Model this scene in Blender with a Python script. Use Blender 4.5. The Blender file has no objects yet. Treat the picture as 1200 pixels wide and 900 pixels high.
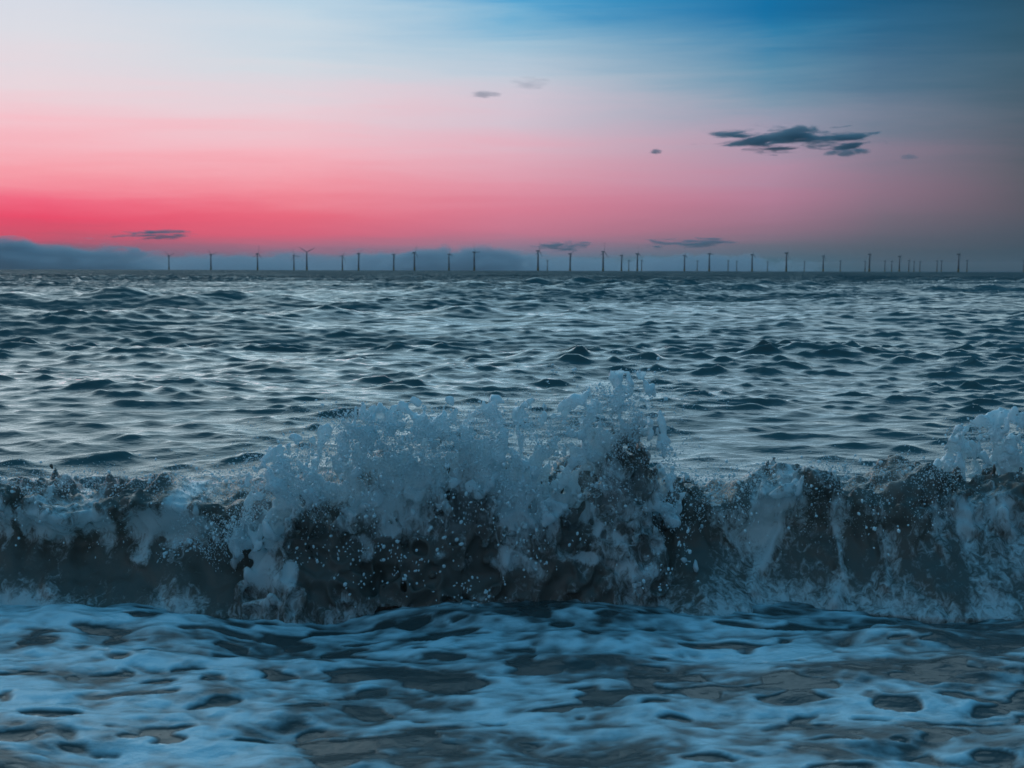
import bpy, math, random
import numpy as np
from mathutils import Vector, Matrix

sc = bpy.context.scene
R = math.radians
FPX = 1648.0            # focal length in pixels of the 1200 px wide photograph
CAM_H = 1.8

# ------------------------------------------------------------------ camera
cam_d = bpy.data.cameras.new('camera')
cam_d.sensor_width = 36.0
cam_d.lens = 36.0 * FPX / 1200.0
cam_d.clip_start = 0.05
cam_d.clip_end = 200000.0
cam_d.dof.use_dof = True
cam_d.dof.focus_distance = 11.0
cam_d.dof.aperture_fstop = cam_d.lens / 1000.0 / 0.011
cam = bpy.data.objects.new('camera', cam_d)
sc.collection.objects.link(cam)
cam.location = (0, 0, CAM_H)
cam.rotation_euler = (R(90.0) - math.atan(133.0 / FPX), R(0.0), 0)
cam.rotation_euler = (Matrix.Rotation(cam.rotation_euler[0], 3, 'X') @ Matrix.Rotation(R(0.15), 3, 'Z')).to_euler()
sc.camera = cam

# ------------------------------------------------------------------ world: dusk sky
def lin(c):
    o = []
    for v in c:
        v = v / 255.0
        o.append(v / 12.92 if v <= 0.04045 else ((v + 0.055) / 1.055) ** 2.4)
    return o

world = bpy.data.worlds.new('World')
sc.world = world
world.use_nodes = True
nt = world.node_tree
nt.nodes.clear()
def N(t, kind, **kw):
    n = t.nodes.new(kind)
    for k, v in kw.items():
        setattr(n, k, v)
    return n
def L(t, a, b):
    t.links.new(a, b)
def math_node(t, op, a, b=None, clamp=False):
    n = N(t, 'ShaderNodeMath', operation=op, use_clamp=clamp)
    for i, v in enumerate((a, b)):
        if v is None:
            continue
        if isinstance(v, (int, float)):
            n.inputs[i].default_value = v
        else:
            L(t, v, n.inputs[i])
    return n.outputs[0]

def el(y):              # elevation in degrees of a picture row above the horizon
    return math.degrees(math.atan((316.0 - y) / FPX))
ZEN = (18, 148, 200)  # sky above and behind the view is raised to brighten foam, sea and wave
# azimuth (degrees right of the view axis) -> list of (elevation, sRGB)
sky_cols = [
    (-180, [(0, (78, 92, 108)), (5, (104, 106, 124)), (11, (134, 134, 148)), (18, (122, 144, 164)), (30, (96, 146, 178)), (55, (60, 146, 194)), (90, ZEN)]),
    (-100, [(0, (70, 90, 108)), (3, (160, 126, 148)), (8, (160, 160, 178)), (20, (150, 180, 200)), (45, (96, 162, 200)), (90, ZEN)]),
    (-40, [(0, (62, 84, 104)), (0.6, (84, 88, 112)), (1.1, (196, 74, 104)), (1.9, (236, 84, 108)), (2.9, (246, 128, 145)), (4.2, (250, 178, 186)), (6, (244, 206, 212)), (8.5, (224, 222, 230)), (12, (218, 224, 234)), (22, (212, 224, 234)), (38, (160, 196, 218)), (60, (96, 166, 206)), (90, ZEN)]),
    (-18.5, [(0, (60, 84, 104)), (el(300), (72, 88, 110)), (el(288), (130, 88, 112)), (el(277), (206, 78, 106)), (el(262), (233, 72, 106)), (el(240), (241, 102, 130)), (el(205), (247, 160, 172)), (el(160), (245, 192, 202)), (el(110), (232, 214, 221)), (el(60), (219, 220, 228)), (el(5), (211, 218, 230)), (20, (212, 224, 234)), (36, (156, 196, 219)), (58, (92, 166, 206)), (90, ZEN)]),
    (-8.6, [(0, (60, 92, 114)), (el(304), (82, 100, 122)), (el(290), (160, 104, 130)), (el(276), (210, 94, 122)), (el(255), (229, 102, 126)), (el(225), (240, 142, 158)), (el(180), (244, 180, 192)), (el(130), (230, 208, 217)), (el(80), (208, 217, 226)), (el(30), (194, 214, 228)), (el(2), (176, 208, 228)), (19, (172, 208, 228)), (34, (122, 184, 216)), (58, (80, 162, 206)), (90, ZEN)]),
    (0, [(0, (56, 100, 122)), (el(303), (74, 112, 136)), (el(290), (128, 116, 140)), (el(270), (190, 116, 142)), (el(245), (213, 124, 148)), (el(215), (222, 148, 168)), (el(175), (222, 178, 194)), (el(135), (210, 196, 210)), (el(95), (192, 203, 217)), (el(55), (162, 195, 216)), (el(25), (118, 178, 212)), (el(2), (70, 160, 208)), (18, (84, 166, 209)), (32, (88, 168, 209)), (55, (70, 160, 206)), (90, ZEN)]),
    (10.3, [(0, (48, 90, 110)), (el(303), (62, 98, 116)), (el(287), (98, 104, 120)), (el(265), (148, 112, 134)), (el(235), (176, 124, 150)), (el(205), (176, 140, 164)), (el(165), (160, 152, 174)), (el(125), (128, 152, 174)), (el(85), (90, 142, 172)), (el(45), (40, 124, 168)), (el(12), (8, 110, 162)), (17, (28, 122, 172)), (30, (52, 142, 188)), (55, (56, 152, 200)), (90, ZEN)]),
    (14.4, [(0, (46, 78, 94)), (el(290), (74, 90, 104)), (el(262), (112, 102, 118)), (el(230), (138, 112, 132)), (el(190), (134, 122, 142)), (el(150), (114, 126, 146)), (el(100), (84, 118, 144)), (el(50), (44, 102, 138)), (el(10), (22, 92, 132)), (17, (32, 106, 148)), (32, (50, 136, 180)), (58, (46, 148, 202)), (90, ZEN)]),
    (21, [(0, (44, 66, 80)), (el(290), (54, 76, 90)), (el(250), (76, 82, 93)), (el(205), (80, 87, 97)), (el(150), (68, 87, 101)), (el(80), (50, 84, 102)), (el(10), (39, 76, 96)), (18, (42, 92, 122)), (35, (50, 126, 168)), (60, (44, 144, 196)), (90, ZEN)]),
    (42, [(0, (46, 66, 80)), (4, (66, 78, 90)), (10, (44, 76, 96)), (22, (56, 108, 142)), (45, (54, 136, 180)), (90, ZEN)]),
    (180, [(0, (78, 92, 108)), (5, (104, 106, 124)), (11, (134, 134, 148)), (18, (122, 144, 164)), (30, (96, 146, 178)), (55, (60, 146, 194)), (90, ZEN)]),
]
tc = N(nt, 'ShaderNodeTexCoord')
sep = N(nt, 'ShaderNodeSeparateXYZ')
nrm = N(nt, 'ShaderNodeVectorMath', operation='NORMALIZE')
L(nt, tc.outputs['Generated'], nrm.inputs[0])
L(nt, nrm.outputs[0], sep.inputs[0])
az0 = math_node(nt, 'ARCTAN2', sep.outputs[0], sep.outputs[1])
az0 = math_node(nt, 'MULTIPLY', az0, 180 / math.pi)
elv0 = math_node(nt, 'MULTIPLY', math_node(nt, 'ARCSINE', sep.outputs[2]), 180 / math.pi)
# thin stratus streaks: the whole gradient wavers a little, in long level bands
smap = N(nt, 'ShaderNodeCombineXYZ')
L(nt, math_node(nt, 'MULTIPLY', az0, 0.06), smap.inputs[0])
L(nt, math_node(nt, 'MULTIPLY', elv0, 0.8), smap.inputs[1])
sno = N(nt, 'ShaderNodeTexNoise')
sno.inputs['Scale'].default_value = 1.0
sno.inputs['Detail'].default_value = 6.0
sno.inputs['Roughness'].default_value = 0.62
sno.inputs['Distortion'].default_value = 0.4
L(nt, smap.outputs[0], sno.inputs['Vector'])
wob = math_node(nt, 'SUBTRACT', sno.outputs[0], 0.5)
amp = N(nt, 'ShaderNodeMapRange')
amp.inputs[1].default_value = 0.0; amp.inputs[2].default_value = 6.0
amp.inputs[3].default_value = 0.7; amp.inputs[4].default_value = 2.8
L(nt, elv0, amp.inputs[0])
elv = math_node(nt, 'ADD', elv0, math_node(nt, 'MULTIPLY', wob, amp.outputs[0]))
t_el = math_node(nt, 'SQRT', math_node(nt, 'MAXIMUM', math_node(nt, 'DIVIDE', elv, 90.0), 0.0))
az = math_node(nt, 'ADD', az0, math_node(nt, 'MULTIPLY', wob, 3.0))
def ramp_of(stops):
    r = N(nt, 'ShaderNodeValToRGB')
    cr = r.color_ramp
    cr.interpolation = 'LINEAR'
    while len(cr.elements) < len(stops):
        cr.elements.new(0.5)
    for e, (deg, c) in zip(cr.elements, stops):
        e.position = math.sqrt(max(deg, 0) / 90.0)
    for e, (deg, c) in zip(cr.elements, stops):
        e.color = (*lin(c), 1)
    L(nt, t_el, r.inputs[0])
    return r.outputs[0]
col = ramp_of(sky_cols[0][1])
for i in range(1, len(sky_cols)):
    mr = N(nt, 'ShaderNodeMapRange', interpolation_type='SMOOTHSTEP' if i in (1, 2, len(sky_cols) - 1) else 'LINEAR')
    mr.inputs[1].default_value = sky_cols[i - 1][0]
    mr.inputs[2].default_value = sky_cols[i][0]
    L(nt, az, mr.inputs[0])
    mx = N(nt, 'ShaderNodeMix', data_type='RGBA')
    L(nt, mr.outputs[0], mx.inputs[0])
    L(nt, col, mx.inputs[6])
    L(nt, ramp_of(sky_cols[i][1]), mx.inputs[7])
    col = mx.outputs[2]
SUN_AZ, SUN_EL = -8.0, 18.0
sky = N(nt, 'ShaderNodeTexSky', sky_type='NISHITA')
sky.sun_disc = False
sky.sun_elevation = R(0.5)
sky.sun_rotation = R(SUN_AZ)
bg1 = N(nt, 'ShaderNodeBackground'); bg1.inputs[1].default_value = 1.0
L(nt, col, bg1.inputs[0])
bg2 = N(nt, 'ShaderNodeBackground'); bg2.inputs[1].default_value = 0.002
L(nt, sky.outputs[0], bg2.inputs[0])
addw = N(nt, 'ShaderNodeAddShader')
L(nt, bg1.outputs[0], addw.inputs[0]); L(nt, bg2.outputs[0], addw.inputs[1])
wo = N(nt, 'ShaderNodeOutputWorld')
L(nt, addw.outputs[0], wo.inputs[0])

# ------------------------------------------------------------------ afterglow of the set sun
sun_d = bpy.data.lights.new('sun', 'SUN')
sun_d.energy = 0.85
sun_d.angle = R(66)
sun_d.color = (0.70, 0.93, 1.0)
sun = bpy.data.objects.new('sun', sun_d)
sc.collection.objects.link(sun)
sd = Vector((math.sin(R(SUN_AZ)) * math.cos(R(SUN_EL)), math.cos(R(SUN_AZ)) * math.cos(R(SUN_EL)), math.sin(R(SUN_EL))))
sun.rotation_euler = sd.to_track_quat('Z', 'Y').to_euler()
sun.location = (-60, 80, 20)

vs = sc.view_settings
vs.view_transform = 'Standard'
vs.look = 'None'
vs.exposure = 0.0
vs.gamma = 1.0
vs.use_curve_mapping = False
sc.cycles.use_denoising = True
sc.cycles.volume_step_rate = 1.0
sc.cycles.max_bounces = 8
sc.cycles.volume_bounces = 2
sc.cycles.transparent_max_bounces = 12

# ------------------------------------------------------------------ helpers
rng = np.random.default_rng(7)
random.seed(5)
def link(o):
    sc.collection.objects.link(o)
    return o
def tag(o, label=None, cat=None, group=None, kind=None):
    for k, v in (('label', label), ('category', cat), ('group', group), ('kind', kind)):
        if v:
            o[k] = v
    return o
def mesh_np(name, V, F, mat=None, smooth=True, attrs=None, parent=None):
    """V (n,3), F (m,3 or 4) arrays -> one linked mesh object"""
    me = bpy.data.meshes.new(name)
    V = np.ascontiguousarray(V, dtype=np.float32)
    F = np.ascontiguousarray(F, dtype=np.int32)
    m, q = F.shape
    me.vertices.add(len(V)); me.vertices.foreach_set('co', V.ravel())
    me.loops.add(m * q); me.loops.foreach_set('vertex_index', F.ravel())
    me.polygons.add(m)
    me.polygons.foreach_set('loop_start', np.arange(0, m * q, q, dtype=np.int32))
    me.update(calc_edges=True)
    if smooth:
        me.polygons.foreach_set('use_smooth', np.ones(m, dtype=bool))
    for k, a in (attrs or {}).items():
        at = me.attributes.new(k, 'FLOAT', 'POINT')
        at.data.foreach_set('value', np.ascontiguousarray(a, dtype=np.float32))
    me.validate()
    if mat:
        me.materials.append(mat)
    o = bpy.data.objects.new(name, me)
    link(o)
    if parent is not None:
        o.parent = parent
    return o
def grid_faces(nr, nc):
    i = np.arange(nr - 1)[:, None] * nc + np.arange(nc - 1)[None, :]
    i = i.ravel()
    return np.stack([i, i + 1, i + nc + 1, i + nc], 1)
def bspline_w(coords, cell, off, n):
    """weights matrix (len(coords), n) of a cubic B-spline lattice with spacing cell"""
    u = coords / cell + off
    i = np.floor(u).astype(int)
    f = (u - i)
    W = np.zeros((len(coords), n), np.float32)
    w = [(1 - f) ** 3 / 6, (3 * f ** 3 - 6 * f ** 2 + 4) / 6, (-3 * f ** 3 + 3 * f ** 2 + 3 * f + 1) / 6, f ** 3 / 6]
    r = np.arange(len(coords))
    for k in range(4):
        W[r, np.clip(i + k - 1, 0, n - 1)] += w[k]
    return W
def noise_grid(axes, cells, seed):
    """smooth random field, unit deviation, on a regular grid (2 or 3 axes)"""
    g = np.random.default_rng(seed)
    Ws = []
    for a, c in zip(axes, cells):
        off = -a[0] / c + 2.0
        n = int((a[-1] - a[0]) / c) + 6
        Ws.append(bspline_w(a, c, off, n))
    lat = g.standard_normal([w.shape[1] for w in Ws]).astype(np.float32)
    out = lat
    for ax, w in enumerate(Ws):
        out = np.moveaxis(np.tensordot(w, out, axes=(1, ax)), 0, ax)
    return out / (out.std() + 1e-6)
def sstep(x, a, b):
    t = np.clip((x - a) / (b - a), 0, 1)
    return t * t * (3 - 2 * t)
def smin(a, b, k):
    h = np.clip(0.5 + 0.5 * (b - a) / k, 0, 1)
    return b + (a - b) * h - k * h * (1 - h)
def smax(a, b, k):
    return -smin(-a, -b, k)

# ------------------------------------------------------------------ materials
def new_mat(name):
    m = bpy.data.materials.new(name)
    m.use_nodes = True
    m.node_tree.nodes.clear()
    return m, m.node_tree
def noise(t, scale, detail=4, rough=0.55, vec=None, stretch=None, dist=0.0):
    n = N(t, 'ShaderNodeTexNoise')
    n.inputs['Scale'].default_value = scale
    n.inputs['Detail'].default_value = detail
    n.inputs['Roughness'].default_value = rough
    n.inputs['Distortion'].default_value = dist
    if vec is None:
        vec = N(t, 'ShaderNodeTexCoord').outputs['Object']
    if stretch:
        mp = N(t, 'ShaderNodeMapping')
        mp.inputs['Scale'].default_value = stretch
        L(t, vec, mp.inputs['Vector'])
        vec = mp.outputs[0]
    L(t, vec, n.inputs['Vector'])
    return n.outputs[0]
def bump(t, h, strength, dist, nrm=None):
    b = N(t, 'ShaderNodeBump')
    b.inputs['Strength'].default_value = strength
    b.inputs['Distance'].default_value = dist
    L(t, h, b.inputs['Height'])
    if nrm is not None:
        L(t, nrm, b.inputs['Normal'])
    return b.outputs[0]
def principled(t, col, rough, ior=1.33, spec=0.5, nrm=None):
    p = N(t, 'ShaderNodeBsdfPrincipled')
    p.inputs['Base Color'].default_value = (*col, 1)
    p.inputs['Roughness'].default_value = rough
    p.inputs['IOR'].default_value = ior
    p.inputs['Specular IOR Level'].default_value = spec
    if nrm is not None:
        L(t, nrm, p.inputs['Normal'])
    return p
def maprange(t, v, a, b, c=0.0, d=1.0, smooth=True):
    m = N(t, 'ShaderNodeMapRange', interpolation_type='SMOOTHSTEP' if smooth else 'LINEAR')
    for i, x in zip((1, 2, 3, 4), (a, b, c, d)):
        m.inputs[i].default_value = x
    L(t, v, m.inputs[0])
    return m.outputs[0]
def out_surf(t, s):
    o = N(t, 'ShaderNodeOutputMaterial')
    L(t, s, o.inputs['Surface'])
def foam_shader(t, col, nrm=None, trans=0.35):
    d = N(t, 'ShaderNodeBsdfDiffuse'); d.inputs[0].default_value = (*col, 1)
    tr = N(t, 'ShaderNodeBsdfTranslucent'); tr.inputs[0].default_value = (*col, 1)
    g = N(t, 'ShaderNodeBsdfGlossy'); g.inputs[0].default_value = (1, 1, 1, 1); g.inputs['Roughness'].default_value = 0.18
    m1 = N(t, 'ShaderNodeMixShader'); m1.inputs[0].default_value = trans
    L(t, d.outputs[0], m1.inputs[1]); L(t, tr.outputs[0], m1.inputs[2])
    fr = N(t, 'ShaderNodeFresnel'); fr.inputs[0].default_value = 1.33
    m2 = N(t, 'ShaderNodeMixShader')
    L(t, math_node(t, 'MULTIPLY', fr.outputs[0], 0.7), m2.inputs[0])
    L(t, m1.outputs[0], m2.inputs[1]); L(t, g.outputs[0], m2.inputs[2])
    if nrm is not None:
        for s in (d, tr, g, fr):
            L(t, nrm, s.inputs['Normal'])
    return m2.outputs[0]

SILT = (0.048, 0.076, 0.076)
def make_sea_mat():
    m, t = new_mat('sea_water')
    # facets finer than the mesh: near ripples as bump, far ones as scattered normals
    h1 = noise(t, 1.0, 5, 0.6, stretch=(3.2, 5.0, 2.0))
    h2 = noise(t, 1.0, 3, 0.55, stretch=(9.0, 17.0, 9.0))
    n = bump(t, h1, 1.0, 0.022)
    n = bump(t, h2, 1.0, 0.005, n)
    at = N(t, 'ShaderNodeAttribute', attribute_name='unresolved')
    nz = N(t, 'ShaderNodeTexNoise')
    nz.inputs['Scale'].default_value = 1.0
    nz.inputs['Detail'].default_value = 2.0
    mp = N(t, 'ShaderNodeMapping'); mp.inputs['Scale'].default_value = (0.9, 2.0, 1.0)
    L(t, N(t, 'ShaderNodeTexCoord').outputs['Object'], mp.inputs['Vector'])
    L(t, mp.outputs[0], nz.inputs['Vector'])
    patch = noise(t, 1.0, 9, 0.72, stretch=(0.03, 0.09, 1.0))
    k = math_node(t, 'MULTIPLY', at.outputs['Fac'], maprange(t, patch, 0.36, 0.64, 10.0, 26.0))
    sb = N(t, 'ShaderNodeVectorMath', operation='SUBTRACT'); sb.inputs[1].default_value = (0.5, 0.5, 0.5)
    L(t, nz.outputs['Color'], sb.inputs[0])
    ml = N(t, 'ShaderNodeVectorMath', operation='MULTIPLY'); ml.inputs[1].default_value = (0.6, 1.0, 0.0)
    L(t, sb.outputs[0], ml.inputs[0])
    # far out only the fronts that lean to the shore show, their backs are hidden
    sx = N(t, 'ShaderNodeSeparateXYZ'); L(t, ml.outputs[0], sx.inputs[0])
    cx = N(t, 'ShaderNodeCombineXYZ')
    L(t, sx.outputs[0], cx.inputs[0])
    L(t, math_node(t, 'MULTIPLY', math_node(t, 'ADD', math_node(t, 'ABSOLUTE', sx.outputs[1]), 0.04), -1.0), cx.inputs[1])
    scl = N(t, 'ShaderNodeVectorMath', operation='SCALE')
    L(t, cx.outputs[0], scl.inputs[0]); L(t, k, scl.inputs['Scale'])
    ad = N(t, 'ShaderNodeVectorMath', operation='ADD')
    L(t, n, ad.inputs[0]); L(t, scl.outputs[0], ad.inputs[1])
    nm = N(t, 'ShaderNodeVectorMath', operation='NORMALIZE')
    L(t, ad.outputs[0], nm.inputs[0])
    n = nm.outputs[0]
    p = principled(t, SILT, 0.06, 1.33, 0.5, n)
    out_surf(t, p.outputs[0])
    return m
def make_wash_mat():
    m, t = new_mat('wash_water')
    h = noise(t, 1.0, 3, 0.5, stretch=(7, 10, 7))
    n = bump(t, h, 1.0, 0.015)
    p = principled(t, (0.046, 0.060, 0.060), 0.25, 1.33, 0.25, n)
    out_surf(t, p.outputs[0])
    return m
def make_foam_mat():
    """foam sheet on the wash: thin film at the edge, thick and white inside"""
    m, t = new_mat('wash_foam')
    at = N(t, 'ShaderNodeAttribute', attribute_name='thick')
    fine = noise(t, 1.0, 5, 0.6, stretch=(16, 26, 16))
    v = math_node(t, 'ADD', at.outputs['Fac'], math_node(t, 'MULTIPLY', math_node(t, 'SUBTRACT', fine, 0.5), 0.7))
    f = maprange(t, v, 0.05, 1.3)
    n = bump(t, fine, 0.7, 0.012)
    s1 = foam_shader(t, (0.44, 0.68, 0.75), n, 0.1)
    p = principled(t, (0.046, 0.060, 0.060), 0.3, 1.33, 0.25, n)
    mx = N(t, 'ShaderNodeMixShader')
    L(t, f, mx.inputs[0]); L(t, p.outputs[0], mx.inputs[1]); L(t, s1, mx.inputs[2])
    out_surf(t, mx.outputs[0])
    return m
def make_wave_mat():
    """silty water with aerated white water where the foam attribute says so"""
    m, t = new_mat('wave_water')
    at = N(t, 'ShaderNodeAttribute', attribute_name='foam')
    f1 = noise(t, 1.0, 7, 0.7, stretch=(24, 24, 15), dist=0.8)
    v = math_node(t, 'ADD', at.outputs['Fac'], math_node(t, 'MULTIPLY', math_node(t, 'SUBTRACT', f1, 0.5), 1.5))
    f = maprange(t, v, 0.28, 0.80)
    h = noise(t, 1.0, 4, 0.6, stretch=(45, 45, 30))
    n = bump(t, h, 0.5, 0.010)
    s1 = foam_shader(t, (0.76, 0.90, 0.93), n, 0.5)
    p = principled(t, (0.122, 0.126, 0.114), 0.12, 1.33, 0.5, n)
    tl = N(t, 'ShaderNodeBsdfTranslucent'); tl.inputs[0].default_value = (0.28, 0.28, 0.22, 1)
    pm = N(t, 'ShaderNodeMixShader'); pm.inputs[0].default_value = 0.3
    L(t, p.outputs[0], pm.inputs[1]); L(t, tl.outputs[0], pm.inputs[2])
    p = pm
    mx = N(t, 'ShaderNodeMixShader')
    L(t, f, mx.inputs[0]); L(t, p.outputs[0], mx.inputs[1]); L(t, s1, mx.inputs[2])
    out_surf(t, mx.outputs[0])
    return m
def make_spray_mat():
    m, t = new_mat('spray')
    s1 = foam_shader(t, (0.76, 0.90, 0.93), None, 0.5)
    out_surf(t, s1)
    return m
def plain_mat(name, col, rough, var=0.15, scale=3.0):
    m, t = new_mat(name)
    p = principled(t, col, rough, 1.45)
    n = noise(t, scale, 4)
    mx = N(t, 'ShaderNodeMix', data_type='RGBA')
    L(t, n, mx.inputs[0])
    mx.inputs[6].default_value = (*[c * (1 - var) for c in col], 1)
    mx.inputs[7].default_value = (*[min(1, c * (1 + var)) for c in col], 1)
    L(t, mx.outputs[2], p.inputs['Base Color'])
    out_surf(t, p.outputs[0])
    return m
M_sea, M_wash, M_foam, M_wave, M_spray = make_sea_mat(), make_wash_mat(), make_foam_mat(), make_wave_mat(), make_spray_mat()

# ------------------------------------------------------------------ sea: short wind chop over low swell
def spectrum(seed):
    g = np.random.default_rng(seed)
    comps = []
    for i in range(170):                                  # chop
        lam = math.exp(g.uniform(math.log(0.13), math.log(0.95)))
        k = 2 * math.pi / lam
        th = g.normal(0, 0.52)
        slope = 0.0255 * g.uniform(0.5, 1.5)
        comps.append((k * math.sin(th), -k * math.cos(th), slope / k * g.uniform(0.5, 1.4), g.uniform(0, 6.283), 0))
    for i in range(22):                                   # longer chop
        lam = g.uniform(1.8, 4.5)
        k = 2 * math.pi / lam
        th = g.normal(0, 0.4)
        comps.append((k * math.sin(th), -k * math.cos(th), 0.006 / k * g.uniform(0.5, 1.3), g.uniform(0, 6.283), 1))
    for i in range(16):                                   # swell running to the shore
        lam = g.uniform(7, 24)
        k = 2 * math.pi / lam
        th = g.normal(0.06, 0.16)
        comps.append((k * math.sin(th), -k * math.cos(th), 0.027 / k * g.uniform(0.4, 1.3), g.uniform(0, 6.283), 1))
    return comps
def sea_displace(X, Y, DX, DY, comps):
    Z = np.zeros_like(X); ZC = np.zeros_like(X); U = np.zeros_like(X); GX = np.zeros_like(X); GY = np.zeros_like(X); var = 0.0
    for kx, ky, a, ph, longer in comps:
        att = np.exp(-(kx * DX * 0.45) ** 2 - (ky * DY * 0.45) ** 2)
        p = kx * X + ky * Y + ph
        k = math.hypot(kx, ky)
        c = np.cos(p) * (a * att); s = np.sin(p) * (a * att)
        if longer:
            Z += c
        else:
            ZC += c
            var += a * a * 0.5
        U += (1 - att * att) * (a * k) ** 2 * 0.5
        GX -= s * (kx / k); GY -= s * (ky / k)
    sd_ = math.sqrt(var)
    b = 0.42                                              # peaked crests, flat troughs
    ZC = sd_ * (np.exp(b * np.clip(ZC / sd_, -3, 2.6)) - 1) / b
    return GX, GY, Z + ZC, np.sqrt(U)
y0 = 8.25
rows = [y0]
while rows[-1] < 20000:
    d = rows[-1]
    px = d * d / (CAM_H * FPX)
    step = min(max(px * 0.6, 0.03), max(0.05, 0.0032 * d))
    if d > 150:
        step = max(step, d * 0.012)
    if d > 1500:
        step = d * 0.06
    rows.append(d + step)
rows = np.array(rows)
tn = np.concatenate([np.linspace(-1.6, -0.46, 40, endpoint=False), np.linspace(-0.46, 0.46, 540), np.linspace(0.46, 1.6, 41)[1:]])
Yg, Tg = np.meshgrid(rows, tn, indexing='ij')
Xg = Tg * Yg
DYg = np.gradient(rows)[:, None] * np.ones_like(Tg)
DXg = np.gradient(tn)[None, :] * Yg
Yf, Xf = Yg.astype(np.float32), Xg.astype(np.float32)
gx, gy, gz, gu = sea_displace(Xf, Yf, DXg.astype(np.float32), DYg.astype(np.float32), spectrum(11))
calm = sstep(Yg, 8.3, 12.0) * 0.4 + 0.35 + sstep(Yg, 12.0, 30.0) * 0.65
# wave groups: livelier and calmer patches
for (ax_, ay_, p0_) in ((0.9, 1.3, 0.3), (-0.5, 0.8, 1.9), (0.3, -0.45, 4.0), (0.12, 0.21, 2.2), (-1.7, 0.7, 5.1)):
    calm = calm * (1 + 0.12 * np.sin(ax_ * Xg + ay_ * Yg + p0_))
ridge = 0.62 * np.exp(-((Yg - 8.25) / 0.55) ** 2) * sstep(np.abs(Xg), 3.9, 4.5)
edge = sstep(Yg, 8.25, 8.6)
V = np.stack([Xg + gx * calm * edge, Yg + gy * calm * edge, gz * calm * edge + ridge], -1).reshape(-1, 3)
sea = mesh_np('sea', V, grid_faces(len(rows), len(tn)), M_sea, attrs={'unresolved': (gu * (0.42 + 1.4 * sstep(Yg, 50.0, 350.0))).reshape(-1)})
tag(sea, 'choppy open sea reflecting the dusk sky up to the horizon', 'sea', kind='structure')
print('sea', V.shape)

# ------------------------------------------------------------------ shallow wash in front of the wave, and its foam
xs = np.concatenate([np.linspace(-14, -3.4, 40, endpoint=False), np.linspace(-3.4, 3.4, 480), np.linspace(3.4, 14, 41)[1:]])
ys = np.concatenate([np.linspace(0.5, 4.4, 60, endpoint=False), np.linspace(4.4, 8.25, 300)])
ax2 = [ys.astype(np.float32), xs.astype(np.float32)]
YY, XX = np.meshgrid(ys, xs, indexing='ij')
def wash_fields():
    h = 0.020 * noise_grid(ax2, (0.42, 0.75), 21) + 0.012 * noise_grid(ax2, (0.14, 0.28), 22) + 0.006 * noise_grid(ax2, (0.06, 0.11), 23)
    # a low surge of backwash running up against the foot of the wave
    h = h + 0.05 * np.exp(-((YY - 7.05 - 0.08 * np.sin(XX * 1.7 + 1)) / 0.16) ** 2) * (0.5 + 0.5 * np.sin(XX * 2.3 + 0.4))
    n1 = noise_grid(ax2, (0.058, 0.105), 31)
    n2 = noise_grid(ax2, (0.045, 0.075), 32)
    n3 = noise_grid(ax2, (0.022, 0.034), 33)
    n0 = noise_grid(ax2, (0.6, 1.1), 34)
    ny = noise_grid(ax2, (0.20, 0.40), 36)
    nb = noise_grid(ax2, (0.15, 0.30), 37)
    holes = np.clip(0.85 * n1 + 0.30 * nb + 0.36 * n2 + 0.20 * n3 - 0.78 + 0.12 * n0, 0, 3)
    wisps = 0.22 * ny + 0.20 * n2 + 0.14 * n3
    mask = 0.72 + wisps - 2.0 * holes
    mask += 0.30 * sstep(-XX, -0.4, 2.2) * sstep(YY, 4.9, 6.0) - 0.34 * sstep(XX, 0.9, 2.4)  # foam thinned towards the right to stand in for the dimmer light there
    return h, mask
hw, mask = wash_fields()
hw = hw * sstep(8.3 - YY, 0.0, 0.5)
cut = (slice(None, None, 3), slice(None, None, 3))
wv = np.stack([XX, YY, hw], -1)
wv = np.concatenate([wv[cut[0]], wv[-1:]], 0); wv = np.concatenate([wv[:, cut[1]], wv[:, -1:]], 1)
wash = mesh_np('shallow_water', wv.reshape(-1, 3), grid_faces(wv.shape[0], wv.shape[1]), M_wash)
tag(wash, 'dark silty shallow water between the shore and the breaking wave', 'water', kind='structure')
th = np.clip(mask, -0.3, 1.3)
zf = hw + 0.014 * th * (1 + 0.0 * th)
Ff = grid_faces(len(ys), len(xs))
keep = (th.reshape(-1)[Ff].max(1) > -0.02) & (YY.reshape(-1)[Ff].max(1) < 7.6)
Ff = Ff[keep]
used = np.unique(Ff)
remap = np.full(th.size, -1); remap[used] = np.arange(len(used))
foam = mesh_np('sea_foam', np.stack([XX, YY, zf], -1).reshape(-1, 3)[used], remap[Ff], M_foam, attrs={'thick': th.reshape(-1)[used]})
tag(foam, 'blue-white foam lace with dark holes spread over the water in the foreground', 'foam', kind='stuff')

# ------------------------------------------------------------------ beach the camera stands on
bx = np.linspace(-80, 80, 60); by = np.linspace(-60, 4.0, 60)
BY, BX = np.meshgrid(by, bx, indexing='ij')
bz = (1.5 - BY) * 0.07 + 0.02 * noise_grid([by.astype(np.float32), bx.astype(np.float32)], (2, 3), 41)
bz = np.minimum(bz, 2.2)
beach = mesh_np('beach', np.stack([BX, BY, bz], -1).reshape(-1, 3), grid_faces(60, 60), plain_mat('wet_sand', (0.16, 0.13, 0.10), 0.45, 0.2, 6))
tag(beach, 'wet sand beach sloping into the shallow water', 'beach', kind='structure')

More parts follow.
